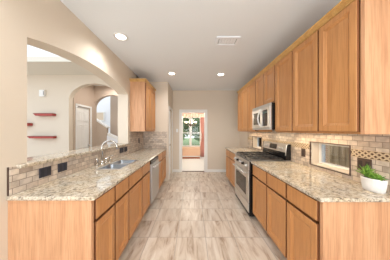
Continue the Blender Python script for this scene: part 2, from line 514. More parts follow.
# hallway: left wall with a white door, end wall with a second arch
HE = 4.55
HD0, HD1 = 3.88, 4.38
struct(MB().cells([LY+.12, HD0, HD1, HE+.12], [0, 2.05, CEIL], {(1, 0)}, -3.12, -3.0, idX).build('wall_hall_left', M['taupe']))
d = panel_door('door_2', lambda u, v, w_: (-3.035+w_, HD0+.008+u, .01+v), HD1-HD0-.016, 2.02, M['white']); struct(d)
MB().lathe([(.024, 0), (.024, .006), (.011, .01), (.011, .03), (.026, .04), (.028, .055), (.018, .066)], (-3.035, HD1-.06, .98), 16, axis='X').build('door_knob', M['chrome'], d)
b = MB()
for y0, y1 in ((HD0-.05, HD0), (HD1, HD1+.05)): b.box(-3.0, -2.985, y0, y1, 0, 2.10, .003)
b.box(-3.0, -2.985, HD0, HD1, 2.05, 2.10, .003)
struct(b.build('trim_4', M['white']))
b = MB()
gx0, gx1, gs, gr = -3.0, -1.95, 2.08, .40
gc, gw = (gx0+gx1)/2, (gx1-gx0)/2
b.box(gx1, -1.50, HE, HE+.12, 0, CEIL)
arc3 = [(gc-gw*math.cos(PI*i/32), gs+gr*math.sin(PI*i/32)) for i in range(33)]
for (xa, za), (xb, zb) in zip(arc3[:-1], arc3[1:]):
    b.face([(xa, HE, za), (xb, HE, zb), (xb, HE, CEIL), (xa, HE, CEIL)])
    b.face([(xa, HE+.12, za), (xa, HE+.12, CEIL), (xb, HE+.12, CEIL), (xb, HE+.12, zb)])
    b.face([(xa, HE, za), (xa, HE+.12, za), (xb, HE+.12, zb), (xb, HE, zb)])
struct(b.build('wall_hall_back', M['taupe']))
struct(MB().box(-3.12, -1.50, LY+.12, HE+.12, CEIL, CEIL+.1).build('ceiling_hall', M['ceiling']))
struct(MB().box(-1.62, -1.50, PY+.1, HE, 0, CEIL).build('wall_hall_right', M['taupe']))
# stairwell
struct(MB().box(-5.2, -1.6, 6.4, 6.5, 0, 4.6).build('wall_stair_back', M['fascia']))
struct(MB().box(-2.95, -1.6, 5.35, 5.45, 0, 3.2).build('wall_stair_side', M['taupe']))
struct(MB().box(-5.2, -1.6, HE+.12, 6.4, -.1, 0).build('floor_stair', M['carpet']))

wn = thing('window_4', 'small white frame around a tan blind above the stairs', 'window', (-3.95, 6.4, 1.8)); wn['kind'] = 'structure'  # unidentified small framed shape, built as a tan infill in a frame
MB().cells([-4.16, -4.11, -3.80, -3.75], [1.80, 1.85, 2.16, 2.20], {(1, 1)}, 6.36, 6.40, idY).build('window_frame', M['white'], wn)
MB().box(-4.11, -3.80, 6.375, 6.395, 1.85, 2.16).build('infill', M['infill'], wn)
# dining room shell
b = MB(); b.box(-1.5, -1.4, 5.20, 8.0, 0, CEIL)
struct(b.build('wall_dining_left', M['wall']))
struct(MB().box(2.9, 3.0, 5.20, 8.0, 0, CEIL).build('wall_dining_right', M['wall']))
struct(MB().cells([-1.5, -.62, .44, 3.0], [0, .55, 2.13, CEIL], {(1, 1)}, 8.0, 8.14, idY).build('wall_dining_back', M['wall']))
struct(MB().box(-1.5, 3.0, 5.20, 8.14, CEIL, CEIL+.1).build('ceiling_dining', M['ceiling']))
# dining window: twin double hung
wn = thing('window_3', 'white twin double hung dining window looking onto green trees', 'window', (-.09, 8.0, .55)); wn['kind'] = 'structure'
b = MB()
x0, x1, z0, z1 = -.62, .44, .55, 2.13
xm = -.13
b.box(x0, x0+.05, 7.985, 8.12, z0, z1); b.box(x1-.05, x1, 7.985, 8.12, z0, z1); b.box(x0+.05, x1-.05, 7.985, 8.12, z0, z0+.05); b.box(x0+.05, x1-.05, 7.985, 8.12, z1-.05, z1)
b.box(xm-.035, xm+.035, 7.985, 8.12, z0+.05, z1-.05)
b.build('window_frame', M['white'], wn)
for a0, a1 in ((x0+.05, xm-.035), (xm+.035, x1-.05)):
    s = MB()
    s.box(a0, a1, 8.03, 8.09, 1.25, 1.30); 
    for za, zb in ((z0+.05, 1.25), (1.30, z1-.05)):
        s.box(a0, a0+.03, 8.03, 8.08, za, zb); s.box(a1-.03, a1, 8.03, 8.08, za, zb)
    s.build('sash', M['white'], wn)
    MB().box(a0, a1, 8.055, 8.06, z0+.05, z1-.05).build('pane', M['glass'], wn)

# kitchen slot windows
for i, (y0, y1) in enumerate(WIN):
    wn = thing('window_%d' % (i+1), ['low slot window above the counter between the bronze switch and outlet, fence outside', 'low slot window behind the range, over the far counter'][i], 'window', (XR, (y0+y1)/2, WZ0)); wn['kind'] = 'structure'
    b = MB()
    fx0, fx1 = XR+.10, XR+.145
    b.box(fx0, fx1, y0, y0+.025, WZ0, WZ1); b.box(fx0, fx1, y1-.03, y1, WZ0, WZ1); b.box(fx0, fx1, y0+.025, y1-.03, WZ0, WZ0+.03); b.box(fx0, fx1, y0+.025, y1-.03, WZ1-.025, WZ1)
    b.build('window_frame', M['white'], wn)
    MB().box(fx0+.005, fx1-.005, y1-.05, y1-.035, WZ0+.03, WZ1-.025).build('vinyl_track', M['bluegrey'], wn)
    MB().box(fx0+.02, fx0+.024, y0+.025, y1-.03, WZ0+.03, WZ1-.025).build('pane', M['glass'], wn)
    b = MB(); b.box(XR-.004, fx0, y0, y1, WZ0, WZ0+.012)
    b.build('window_sill', M['marble_sill'], wn)
    b = MB(); t_ = .010
    b.box(XR-.020, XR-.003, y0-t_, y0, WZ0-t_, WZ1+t_, .002); b.box(XR-.020, XR-.003, y1, y1+t_, WZ0-t_, WZ1+t_, .002)
    b.box(XR-.020, XR-.003, y0, y1, WZ0-t_, WZ0, .002); b.box(XR-.020, XR-.003, y0, y1, WZ1, WZ1+t_, .002)
    b.build('tile_edge_trim', M['bronze'], wn)

# outdoors
struct(MB().box(1.75, 14, -3, 30, -.25, -.12).build('ground_side', M['grass']))
struct(MB().box(-14, 1.74, 8.15, 30, -.25, -.12).build('ground_garden', M['grass']))

# ------------------------------------------------------------------ outside things
b = MB()
f = thing('wooden_fence', 'weathered grey brown plank fence outside the slot window', 'fence', (3.2, 1.5, -.12))
y = -1.0
while y < 3.52:
    b.box(3.2, 3.22, y, y+.135, -.12, 1.42+random.uniform(-.01, .01)); y += .143
b.build('plank_panel', M['fence'], f)
MB().box(3.22, 3.26, -1, 3.52, .2, .29).build('rail', M['fence'], f); MB().box(3.22, 3.26, -1, 3.52, 1.1, 1.19).build('rail', M['fence'], f)
nh = thing('neighbor_house', 'tan brick house side beyond the end of the fence', 'house', (4.4, 6, -.12))
MB().box(4.4, 4.6, 3.6, 5.6, -.12, 3.0).build('brick_wall', M['brick'], nh)
MB().prism([(4.2, 3.0), (5.2, 3.5), (5.2, 3.56), (4.2, 3.06)], 'Y', 3.5, 5.7).build('roof_edge', M['bark'], nh)

def tree(loc, h, r, n, label, seed):
    rnd = random.Random(seed)
    t = thing('garden_tree', label, 'tree', loc, 'garden trees outside the dining window')
    x, y, z = loc
    tr = MB(); tr.tube([(x, y, z), (x+.05, y, z+h*.3), (x-.03, y, z+h*.6), (x, y, z+h*.9)], [.13, .10, .08, .03], 10)
    for k in range(6):
        a = rnd.uniform(0, 2*PI); zz = z+h*rnd.uniform(.35, .7)
        tr.tube([(x, y, zz), (x+math.cos(a)*r*.4, y+math.sin(a)*r*.4, zz+.3), (x+math.cos(a)*r*.75, y+math.sin(a)*r*.75, zz+.55)], [.05, .035, .015], 6)
    tr.build('trunk', M['bark'], t)
    c = MB()
    blobs = [(rnd.uniform(-.6, .6)*r, rnd.uniform(-.6, .6)*r, h*rnd.uniform(.16, .95), r*rnd.uniform(.3, .55)) for _ in range(14)]
    for k in range(n):
        bx_, by_, bz_, br_ = rnd.choice(blobs)
        v = Vector((rnd.gauss(0, 1), rnd.gauss(0, 1), rnd.gauss(0, 1))).normalized()*br_*rnd.uniform(.6, 1)
        p = Vector((x+bx_, y+by_, z+bz_))+v
        a = Vector((rnd.gauss(0, 1), rnd.gauss(0, 1), rnd.gauss(0, 1))).normalized(); q = a.orthogonal().normalized()
        s = .17
        c.face([p-a*s, p+q*s*.45, p+a*s, p-q*s*.45])
    c.build('crown', M['leaf'], t, recalc=False)
tree((-2.1, 12.6, -.12), 4.2, 1.5, 2600, 'green leafy garden tree seen in left half of the dining window', 1)
tree((1.5, 13.4, -.12), 4.6, 1.5, 2600, 'green leafy garden tree seen in right half of the dining window', 2)
tree((-.3, 17.5, -.12), 4.0, 2.2, 4200, 'pale green tree farther off between the two nearer garden trees', 3)

# ------------------------------------------------------------------ cabinets
def slab_front(mp, u0, u1, v0, v1, t=.024):
    b = MB()
    def rg(i, d): return [mp(u0+i, v0+i, d), mp(u1-i, v0+i, d), mp(u1-i, v1-i, d), mp(u0+i, v1-i, d)]
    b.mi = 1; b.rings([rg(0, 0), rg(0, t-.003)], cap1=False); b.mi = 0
    b.rings([rg(0, t-.003), rg(.001, t-.001), rg(.003, t)], cap0=False)
    return b
def door_front(mp, u0, u1, v0, v1, t=.024, fr=.052):
    b = MB()
    def rg(i, d): return [mp(u0+i, v0+i, d), mp(u1-i, v0+i, d), mp(u1-i, v1-i, d), mp(u0+i, v1-i, d)]
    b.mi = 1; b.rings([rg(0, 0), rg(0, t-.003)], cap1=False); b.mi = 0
    b.rings([rg(0, t-.003), rg(.001, t-.001), rg(.003, t), rg(fr, t), rg(fr+.003, t-.004), rg(fr+.020, t-.012), rg(fr+.022, t-.016)], cap0=False)
    return b
def base_cab(side, y0, y1, label, doors, drawers, group, end=None, sink=False):
    s = -1 if side == 'R' else 1
    xf = .962 if side == 'R' else -.772
    xb = XR-.001 if side == 'R' else XL+.001
    t = thing('base_cabinet', label, 'cabinet', ((xf+xb)/2, (y0+y1)/2, 0), group)
    if sink:
        b = MB().cells(sorted([xf-s*.07, xf-s*.09, xb+s*.02, xb]), [y0, y0+.018, y1-.018, y1], {(1, 1)}, .1, .884, idZ)
        b.box(xf-s*.091, xb+s*.021, y0+.0185, y1-.0185, .1, .118)
        b.build('body', M['oak'], t)
    else: MB().box(xf-s*.07, xb, y0, y1, .1, .884).build('body', M['oak'], t)
    MB().box(xf-s*.069, xf+s*.004, y0+.001, y1-.001, .1, .106).build('bottom_rail', M['oak'], t)
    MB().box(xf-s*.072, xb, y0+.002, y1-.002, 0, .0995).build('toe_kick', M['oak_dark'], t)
    mp = lambda u, v, w_: (xf+s*w_, u, v)
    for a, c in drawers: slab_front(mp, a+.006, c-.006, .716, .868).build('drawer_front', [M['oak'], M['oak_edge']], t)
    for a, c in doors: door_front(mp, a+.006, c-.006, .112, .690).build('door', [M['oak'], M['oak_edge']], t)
    if end == 'near':
        MB().box(xf+s*.012, xb, y0-.018, y0+.012, 0, .884, .002).build('end_panel', M['oak_panel'], t)
    return t
G_BR, G_BL = 'base cabinets along the right counter', 'base cabinets along the left counter'
base_cab('R', 1.113, 1.512, 'oak base cabinet at near end of right counter, under the potted succulent', [(1.134, 1.506)], [(1.134, 1.506)], G_BR, 'near')
base_cab('R', 1.512, 1.916, 'oak base cabinet under the slot window, second from near end on right', [(1.519, 1.909)], [(1.519, 1.909)], G_BR)
base_cab('R', 1.916, 2.385, 'oak base cabinet touching the near side of the steel range', [(1.923, 2.365)], [(1.923, 2.365)], G_BR)
base_cab('R', 3.20, 4.28, 'oak two door base cabinet on far side of the range', [(3.215, 3.815), (3.828, 4.26)], [(3.215, 3.815), (3.828, 4.26)], G_BR)
base_cab('L', 1.138, 1.756, 'oak two door base cabinet at near end of left counter', [(1.160, 1.440), (1.453, 1.749)], [(1.160, 1.440), (1.453, 1.749)], G_BL, 'near')
base_cab('L', 1.756, 2.628, 'oak sink base cabinet under the double sink', [(1.763, 2.212), (2.224, 2.620)], [(1.763, 2.212), (2.224, 2.620)], G_BL, None, True)
base_cab('L', 3.195, 4.165, 'oak base cabinet between the dishwasher and the pantry wall', [(3.21, 3.665), (3.695, 4.15)], [(3.21, 3.665), (3.695, 4.15)], G_BL)

def wall_cab(side, y0, y1, z0, z1, doors, label, group, near=False):
    s = -1 if side == 'R' else 1
    xf = 1.262 if side == 'R' else -1.068
    xb = XR-.001 if side == 'R' else XL+.001
    t = thing('wall_cabinet', label, 'cabinet', ((xf+xb)/2, (y0+y1)/2, z0), group)
    MB().box(xf-s*.05, xb, y0, y1, z0, z1).build('body', M['oak'], t)
    MB().box(xf-s*.049, xf, y0+.0005, y1-.0005, z0, z0+.014).build('bottom_rail', M['oak'], t)
    MB().box(xf-s*.049, xf, y0+.0005, y1-.0005, z1-.03, z1).build('top_rail', M['oak'], t)
    mp = lambda u, v, w_: (xf+s*w_, u, v)
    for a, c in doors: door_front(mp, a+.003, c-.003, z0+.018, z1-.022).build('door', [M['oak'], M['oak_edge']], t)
    if near: MB().box(xf+s*.004, xb, y0-.015, y0+.016, z0-.001, z1, .002).build('end_panel', M['oak_panel'], t)
    return t
G_WR = 'wall cabinets along the right wall'
ZR = 2.425
wall_cab('R', 1.112, 1.877, 1.378, ZR, [(1.134, 1.480), (1.493, 1.871)], 'tall oak two door wall cabinet nearest, above the slot window', G_WR, True)
wall_cab('R', 1.877, 2.275, 1.378, ZR, [(1.884, 2.267)], 'oak one door wall cabinet at near side of the microwave', G_WR)
wall_cab('R', 2.275, 2.975, 1.835, ZR, [(2.285, 2.621), (2.635, 2.967)], 'short oak two door wall cabinet above the microwave', G_WR)
wall_cab('R', 2.975, 3.87, 1.378, ZR, [(2.985, 3.393), (3.407, 3.863)], 'oak two door wall cabinet at far side of the microwave', G_WR)
wall_cab('R', 3.87, 4.16, 1.378, ZR, [(3.877, 4.153)], 'narrow oak wall cabinet last of the right row, nearest the end wall', G_WR)
ZL = 2.49
wall_cab('L', 3.315, 4.165, 1.385, ZL, [(3.338, 3.732), (3.745, 4.158)], 'oak wall cabinet between the arch and the pantry wall', None, True)
def crown(pts_profile, path_x, y0, y1, s, xb, zt, label, capfar):
    b = MB()
    # profile (out, z) along Y on the front, returned along the near end
    prof = [(0, -.012), (.012, -.008), (.016, .004), (.034, .022), (.044, .030), (.048, .042), (0, .042)]
    r0 = [(path_x+s*o, y0-o, zt+z) for o, z in prof]; r1 = [(path_x+s*o, y1, zt+z) for o, z in prof]; r2 = [(xb, y0-o, zt+z) for o, z in prof]
    b.rings([r2, r0, r1])
    return b
props(crown(None, 1.262, 1.097, 4.16, -1, XR-.001, ZR+.001, '', 0).build('crown_molding', M['crown'], loc=(1.26, 2.6, ZR)), 'long oak crown molding along tops of the right wall cabinets', 'molding')
props(crown(None, -1.068, 3.30, 4.165, 1, XL+.001, ZL+.001, '', 0).build('crown_molding', M['crown'], loc=(-1.06, 3.8, ZL)), 'short oak crown molding on the wall cabinet beside the arch', 'molding')

# ------------------------------------------------------------------ countertops, ledge, backsplash
CT0, CT1 = .885, .915
def bevel(o, wd=.006):
    m = o.modifiers.new('edge', 'BEVEL'); m.width = wd; m.segments = 3; m.limit_method = 'ANGLE'; m.angle_limit = math.radians(40)
    return o
o = MB().box(.92, XR-.002, 1.083, 2.383, CT0, CT1).build('countertop', M['granite'], loc=(1.25, 1.7, CT0))
props(bevel(o), 'speckled granite countertop on the right, near side of the range', 'countertop', 'granite countertops')
o = MB().box(.92, XR-.002, 3.198, 4.30, CT0, CT1).build('countertop', M['granite'], loc=(1.25, 3.7, CT0))
props(bevel(o), 'short granite countertop on the right between range and end wall', 'countertop', 'granite countertops')
SX0, SX1, SY0, SY1 = -1.23, -.90, 1.88, 2.50
o = MB().cells([XL+.002, SX0+.01, SX1-.01, -.73], [1.108, SY0+.01, SY1-.01, PY-.002], {(1, 1)}, CT0, CT1, idZ).build('countertop', M['granite'], loc=(-1.0, 2.6, CT0))
props(bevel(o), 'long granite countertop on the left holding the steel sink', 'countertop', 'granite countertops')
b = MB()
o = MB().prism([(-1.66, AY0+.003), (XL+.001, AY0+.003), (XL+.001, 1.17), (-1.345, 1.17), (-1.345, 3.27), (XL+.001, 3.27), (XL+.001, AY1-.003), (-1.66, AY1-.003)], 'Z', BAR+.001, BAR+.031).build('bar_ledge', M['granite'], loc=(-1.5, 2.2, BAR))
props(bevel(o), 'raised granite bar ledge running through the wide arch', 'ledge')

TB0, TB1 = 1.150, 1.226
# right backsplash
t = thing('backsplash', 'travertine subway tile backsplash with braided band behind the range', 'backsplash', (XR, 2.6, CT1), 'tiled backsplashes')
def splash(b, y0, y1, z0, z1, x0, x1):
    us = sorted({y0, y1}|{q for p_ in WIN for q in p_ if y0 < q < y1}); vs = sorted({z0, z1}|{q for q in (WZ0, WZ1) if z0 < q < z1})
    skip = {(i, j) for i in range(len(us)-1) for j in range(len(vs)-1) if any(a <= (us[i]+us[i+1])/2 <= c for a, c in WIN) and WZ0 < (vs[j]+vs[j+1])/2 < WZ1}
    b.cells(us, vs, skip, x0, x1, idX)
b = MB(); splash(b, 1.10, 4.30, CT1, TB0, XR-.012, XR-.001); splash(b, 1.10, 4.30, TB1, 1.377, XR-.012, XR-.001)
b.box(XR-.012, XR-.001, 2.285, 2.965, 1.377, 1.415)
b.build('tile_field', M['tileY'], t, loc=(XR, 0.02, CT1+.0005))
b = MB(); 
for a, c in ((1.10, WIN[0][0]-.010), (WIN[0][1]+.010, WIN[1][0]-.010), (WIN[1][1]+.010, 4.30)):
    b.mi = 1
    b.box(XR-.011, XR-.001, a, c, TB0, TB1)
    b.mi = 0
    # braid of cream sticks over dark ground: two families of slanted bars, woven
    hgt = TB1-TB0; pitch = .050
    y = a
    kx = 0
    while y < c-.01:
        y1_ = y
        for fam in (0, 1):
            ys = y1_+fam*pitch/2
            zc = TB0+hgt*.5
            ang = math.radians(38 if fam == 0 else -38)
            L, W = .046, .0062
            ca, sa = math.cos(ang), math.sin(ang)
            pts = [(-L, -W), (L, -W), (L, W), (-L, W)]
            poly = []
            for u, v in pts:
                yy = ys+pitch/2+u*ca-v*sa; zz = zc+u*sa+v*ca
                poly.append((min(max(yy, a+.001), c-.001), min(max(zz, TB0+.004), TB1-.004)))
            b.prism(poly, 'X', XR-.011-(.003 if fam == 0 else .0024), XR-.010)
        y += pitch
    b.box(XR-.013, XR-.010, a, c, TB0, TB0+.006); b.box(XR-.013, XR-.010, a, c, TB1-.006, TB1)
b.build('braided_band', [M['band_light'], M['band_dark']], t)
# left backsplash
t = thing('backsplash', 'travertine tile backsplash behind the sink, below the bar ledge and round the corner', 'backsplash', (XL, 2.6, CT1), 'tiled backsplashes')
b = MB(); b.box(XL+.001, XL+.012, 1.125, 1.169, CT1, 1.128); b.box(XL+.001, XL+.012, 1.169, 3.2705, CT1, BAR)
b.box(XL+.001, XL+.012, 3.2705, PY-.013, CT1, 1.384)
b.build('tile_field', M['tileY'], t, loc=(XL, .06, CT1+.0005))
MB().box(XL+.001, -.72, PY-.012, PY-.001, CT1, 1.384).build('return_tile_field', M['tileX'], t, loc=(-1.0, PY, CT1+.0005))
MB().box(XL+.001, XL+.007, 1.115, 1.124, CT1, 1.130).build('metal_edge', M['bronze'], t)

# ------------------------------------------------------------------ range
RX = .885
RY0, RY1 = 2.392, 3.190
t = thing('gas_range', 'stainless steel gas range with black cooktop between the right counters', 'range', (1.2, (RY0+RY1)/2, 0))
MB().box(.900, XR-.03, RY0, RY1, .03, .905, .004).build('body', M['black'], t)
# door, drawer, control panel
MB().box(RX, .900, RY0+.004, RY1-.004, .09, .235, .006).build('storage_drawer', M['steel'], t)
d = MB().box(RX, .900, RY0+.004, RY1-.004, .245, .755, .006).build('oven_door', M['steel'], t)
MB().box(RX-.003, RX+.004, RY0+.12, RY1-.12, .33, .62, .003).build('oven_window', M['dark_glass'], d)
def bar_handle(p0, p1, out, r, parent, name, mat):
    b = MB()
    p0 = Vector(p0); p1 = Vector(p1); out = Vector(out); ax = (p1-p0).normalized()
    b.tube([p0+out-ax*.03, p1+out+ax*.03], r, 12)
    b.tube([p0, p0+out], r*.8, 10); b.tube([p1, p1+out], r*.8, 10)
    return b.build(name, mat, parent)
bar_handle((RX, RY0+.08, .705), (RX, RY1-.08, .705), (-.045, 0, 0), .012, d, 'handle', M['steel'])
MB().prism([(RX-.005, .765), (.900, .765), (.9005, .905), (RX+.012, .895)], 'Y', RY0+.004, RY1-.004).build('control_panel', M['steel'], t)
for k in range(5):
    yy = RY0+.09+k*(RY1-RY0-.18)/4
    b = MB(); b.lathe([(.027, 0), (.027, -.008), (.021, -.012), (.019, -.034), (.015, -.038)], (RX+.003, yy, .832), 18, axis='X')
    b.build('knob', M['black'] if k % 2 else M['steel_soft'], t)
MB().box(RX+.018, XR-.10, RY0, RY1, .905, .922, .004).build('cooktop', M['cook_steel'], t)
for k, (bx_, by_) in enumerate(((1.07, 2.56), (1.07, 3.02), (1.34, 2.56), (1.34, 3.02), (1.20, 2.79))):
    MB().lathe([(.055, 0), (.055, .008), (.035, .012), (.033, .02), (.0, .021)], (bx_, by_, .922), 20, cap1=False).build('burner', M['iron'], t)
for k in range(3):
    ya = RY0+.02+k*(RY1-RY0-.04)/3; yb = ya+(RY1-RY0-.04)/3-.006
    b = MB(); z0, z1 = .945, .96
    xa, xb = RX+.04, XR-.14
    b.box(xa, xb, ya, ya+.012, z0, z1); b.box(xa, xb, yb-.012, yb, z0, z1)
    for xx in (xa, (xa+xb)/2-.006, xb-.012): b.box(xx, xx+.012, ya+.012, yb-.012, z0, z1)
    b.box(xa+.012, xb-.012, (ya+yb)/2-.006, (ya+yb)/2+.006, z0+.002, z1+.002)
    for xx in (xa+.13, xb-.142): b.box(xx, xx+.012, ya+.012, yb-.012, z0+.001, z1+.001)
    for xx in (xa, xb-.012):
        for yy in (ya, yb-.012): b.box(xx, xx+.012, yy, yy+.012, .922, z0)
    b.build('grate', M['iron'], t)
g = MB().prism([(XR-.10, .905), (XR-.02, .905), (XR-.02, 1.175), (XR-.045, 1.19), (XR-.075, 1.18), (XR-.095, 1.06)], 'Y', RY0+.004, RY1-.004).build('backguard', M['steel'], t)
b = MB()
b.prism([(XR-.101, .925), (XR-.094, .925), (XR-.094, 1.05), (XR-.098, 1.05)], 'Y', RY0+.004, RY1-.004); b.build('black_splash_panel', M['black'], g)
for yy in (RY0, RY1-.004): MB().prism([(XR-.103, .925), (XR-.018, .925), (XR-.018, 1.177), (XR-.045, 1.195), (XR-.079, 1.183), (XR-.099, 1.06)], 'Y', yy, yy+.004).build('end_cap', M['black'], g)
MB().tube([(XR-.101, RY0+.004, 1.0), (XR-.097, RY0+.004, 1.08), (XR-.082, RY0+.004, 1.17), (XR-.06, RY0+.004, 1.19), (XR-.03, RY0+.004, 1.185)], .007, 8).build('edge_trim', M['handle'], g)
MB().prism([(XR-.0955, 1.075), (XR-.085, 1.07), (XR-.072, 1.155), (XR-.0825, 1.16)], 'Y', 2.68, 2.92).build('display', M['dark_glass'], g)
for k in range(4):
    yy = (2.50, 2.58, 3.00, 3.08)[k]
    MB().lathe([(.018, 0), (.018, -.006), (.013, -.02)], (XR-.083, yy, 1.11), 14, axis='X').build('timer_knob', M['steel_soft'], g)

# ------------------------------------------------------------------ microwave
MX = 1.172; MY0, MY1 = 2.285, 2.967; MZ0, MZ1 = 1.418, 1.832
t = thing('microwave', 'over the range microwave with steel front and bowed handle', 'microwave', (1.4, 2.63, MZ0))
MB().box(MX+.03, XR-.014, MY0, MY1, MZ0, MZ1, .003).build('body', M['black'], t)
ysp = 2.545
d = MB().box(MX, MX+.03, ysp+.002, MY1, MZ0+.03, MZ1-.05, .005).build('door', M['steel'], t)
MB().box(MX-.002, MX+.004, ysp+.075, MY1-.06, MZ0+.09, MZ1-.11, .003).build('door_window', M['dark_glass'], d)
b = MB()
b.tube([(MX, ysp+.02, MZ0+.05), (MX-.028, ysp+.022, MZ0+.07), (MX-.05, ysp+.032, MZ0+.13), (MX-.058, ysp+.038, (MZ0+MZ1)/2-.01), (MX-.05, ysp+.032, MZ1-.16), (MX-.028, ysp+.022, MZ1-.09), (MX, ysp+.02, MZ1-.07)], .012, 12)
b.build('handle', M['handle'], d)
c = MB().box(MX, MX+.03, MY0, ysp-.002, MZ0+.03, MZ1-.05, .005).build('control_panel', M['steel'], t)
MB().box(MX-.002, MX+.004, MY0+.08, ysp-.012, MZ0+.06, MZ1-.09, .003).build('keypad', M['dark_glass'], c)
MB().box(MX-.003, MX+.002, MY0+.10, ysp-.03, MZ1-.15, MZ1-.115, .001).build('display', M['display'], c)
b = MB().box(MX+.004, MX+.03, MY0, MY1, MZ1-.048, MZ1, .003)
for k in range(3): b.box(MX+.001, MX+.006, MY0+.02, MY1-.02, MZ1-.042+k*.013, MZ1-.035+k*.013)
b.build('vent_grille', M['steel_soft'], t)
MB().box(MX+.004, MX+.03, MY0, MY1, MZ0, MZ0+.028, .003).build('lower_trim', M['steel_soft'], t)

# ------------------------------------------------------------------ dishwasher
DY0, DY1 = 2.634, 3.190
t = thing('dishwasher', 'stainless steel dishwasher built in under the left counter', 'dishwasher', (-1.0, (DY0+DY1)/2, 0))
MB().box(XL+.01, -.765, DY0, DY1, .1, .88).build('body', M['black'], t)
MB().box(XL+.01, -.83, DY0, DY1, 0, .1).build('toe_kick', M['black'], t)
d = MB().box(-.765, -.725, DY0+.004, DY1-.004, .11, .80, .006).build('door', M['steel_soft'], t)
bar_handle((-.725, DY0+.07, .745), (-.725, DY1-.07, .745), (.04, 0, 0), .011, d, 'handle', M['steel'])
MB().box(-.765, -.735, DY0+.004, DY1-.004, .805, .868, .004).build('control_panel', M['black'], t)

# ------------------------------------------------------------------ sink and taps
t = thing('double_sink', 'stainless steel double bowl sink set in the left granite counter', 'sink', ((SX0+SX1)/2, (SY0+SY1)/2, CT1))
ym = (SY0+SY1)/2
def bowl(y0, y1):
    x0, x1 = SX0+.025, SX1-.025
    def rr(i, z, n=5, rad=.05):
        a0, a1, b0, b1 = x0+i, x1-i, y0+i, y1-i
        pts = []
        for cx, cy, s0 in ((a1-rad, b1-rad, 0), (a0+rad, b1-rad, PI/2), (a0+rad, b0+rad, PI), (a1-rad, b0+rad, 1.5*PI)):
            for k in range(n): pts.append((cx+rad*math.cos(s0+k*PI/2/(n-1)), cy+rad*math.sin(s0+k*PI/2/(n-1)), z))
        return pts
    b = MB()
    b.rings([rr(0, CT1+.003), rr(.004, CT1-.004), rr(.012, CT1-.16), rr(.035, CT1-.18), rr(.08, CT1-.183)], cap0=False, smooth=True)
    return b.build('bowl', M['sink'], t)
b1 = bowl(SY0+.022, ym-.012); b2 = bowl(ym+.012, SY1-.022)
for bb, yc in ((b1, (SY0+ym)/2), (b2, (ym+SY1)/2)):
    MB().lathe([(.035, 0), (.035, .003), (.02, .0035), (.018, .001)], ((SX0+SX1)/2, yc, CT1-.183), 18).build('drain', M['chrome'], bb)
b = MB().cells([SX0, SX0+.03, SX1-.03, SX1], [SY0, SY0+.028, ym-.016, ym+.016, SY1-.028, SY1], {(1, 1), (1, 3)}, CT1, CT1+.004, idZ)
b.build('rim', M['steel'], t)

FX = -1.315
t = thing('kitchen_faucet', 'brushed nickel gooseneck faucet behind the double sink', 'faucet', (FX, 2.167, CT1))
MB().lathe([(.032, 0), (.032, .008), (.024, .014), (.021, .05), (.016, .056)], (FX, 2.167, CT1), 20).build('base', M['chrome'], t)
pts = [(FX, 2.167, CT1+.05), (FX, 2.167, CT1+.235)]
for k in range(1, 13):
    a = PI*k/12*.93
    pts.append((FX+.105*(1-math.cos(a)), 2.167+.02*(1-math.cos(a))/2, CT1+.235+.105*math.sin(a)))
p = pts[-1]; pts.append((p[0]-.006, p[1], p[2]-.035))
b = MB(); b.tube(pts, [.0125]*(len(pts)-2)+[.013, .015], 14); b.build('spout', M['chrome'], t)
def lever(yc, nm, parent, h=.075):
    b = MB(); b.lathe([(.026, 0), (.026, .006), (.017, .012), (.015, h-.02), (.018, h-.012), (.012, h)], (FX, yc, CT1), 18)
    b.tube([(FX, yc, CT1+h-.01), (FX+.02, yc+.012, CT1+h+.008), (FX+.055, yc+.03, CT1+h+.018)], [.007, .007, .005], 8)
    return b.build(nm, M['chrome'], parent)
lever(2.268, 'lever', t)
t = thing('soap_dispenser', 'nickel soap dispenser, far end of the row of taps behind the sink', 'soap dispenser', (FX, 2.37, CT1))
MB().lathe([(.024, 0), (.024, .006), (.014, .012), (.013, .05)], (FX, 2.37, CT1), 18).build('base', M['chrome'], t)
b = MB(); b.tube([(FX, 2.37, CT1+.05), (FX, 2.37, CT1+.085), (FX+.02, 2.37, CT1+.095), (FX+.06, 2.37, CT1+.085)], [.009, .009, .008, .006], 10); b.build('pump_spout', M['chrome'], t)
t = thing('side_sprayer', 'nickel side sprayer standing at near end of the row of taps', 'sprayer', (FX, 2.055, CT1))
MB().lathe([(.025, 0), (.025, .006), (.017, .014), (.015, .03)], (FX, 2.055, CT1), 18).build('base', M['chrome'], t)
MB().lathe([(.012, .03), (.014, .06), (.019, .09), (.019, .108), (.012, .118)], (FX, 2.055, CT1), 18).build('spray_head', M['chrome'], t)

# ------------------------------------------------------------------ plates
def plate(x, y0, y1, z0, z1, s, label, gangs, group, kind):
    x += s*.0006
    pm, im = (M['bronze'], M['bronze_dark']) if s < 0 else (M['slate'], M['slate_dark'])
    t = thing('outlet_plate' if kind == 'outlet' else 'switch_plate', label, 'outlet' if kind == 'outlet' else 'switch', (x, (y0+y1)/2, (z0+z1)/2), group)
    MB().box(x, x+s*.007, y0, y1, z0, z1, .003).build('plate', pm, t)
    n = gangs
    for k in range(n):
        yc = y0+(y1-y0)*(k+.5)/n; zc = (z0+z1)/2
        MB().box(x+s*.006, x+s*.010, yc-.017, yc+.017, zc-.034, zc+.034, .002).build('receptacle' if kind == 'outlet' else 'rocker', im, t)
    return t
GP = 'dark bronze cover plates on the backsplash'
xr = XR-.012; xl = XL+.012
plate(xr, 1.312, 1.428, 1.035, 1.150, -1, 'dark bronze outlet plate behind the potted succulent', 2, GP, 'outlet')
plate(xr, 2.09, 2.165, 1.035, 1.150, -1, 'dark bronze switch plate on far side of the slot window by the range', 1, GP, 'switch')
plate(xl, 1.334, 1.448, .977, 1.066, 1, 'dark outlet plate nearest the end of the left backsplash', 2, GP, 'outlet')
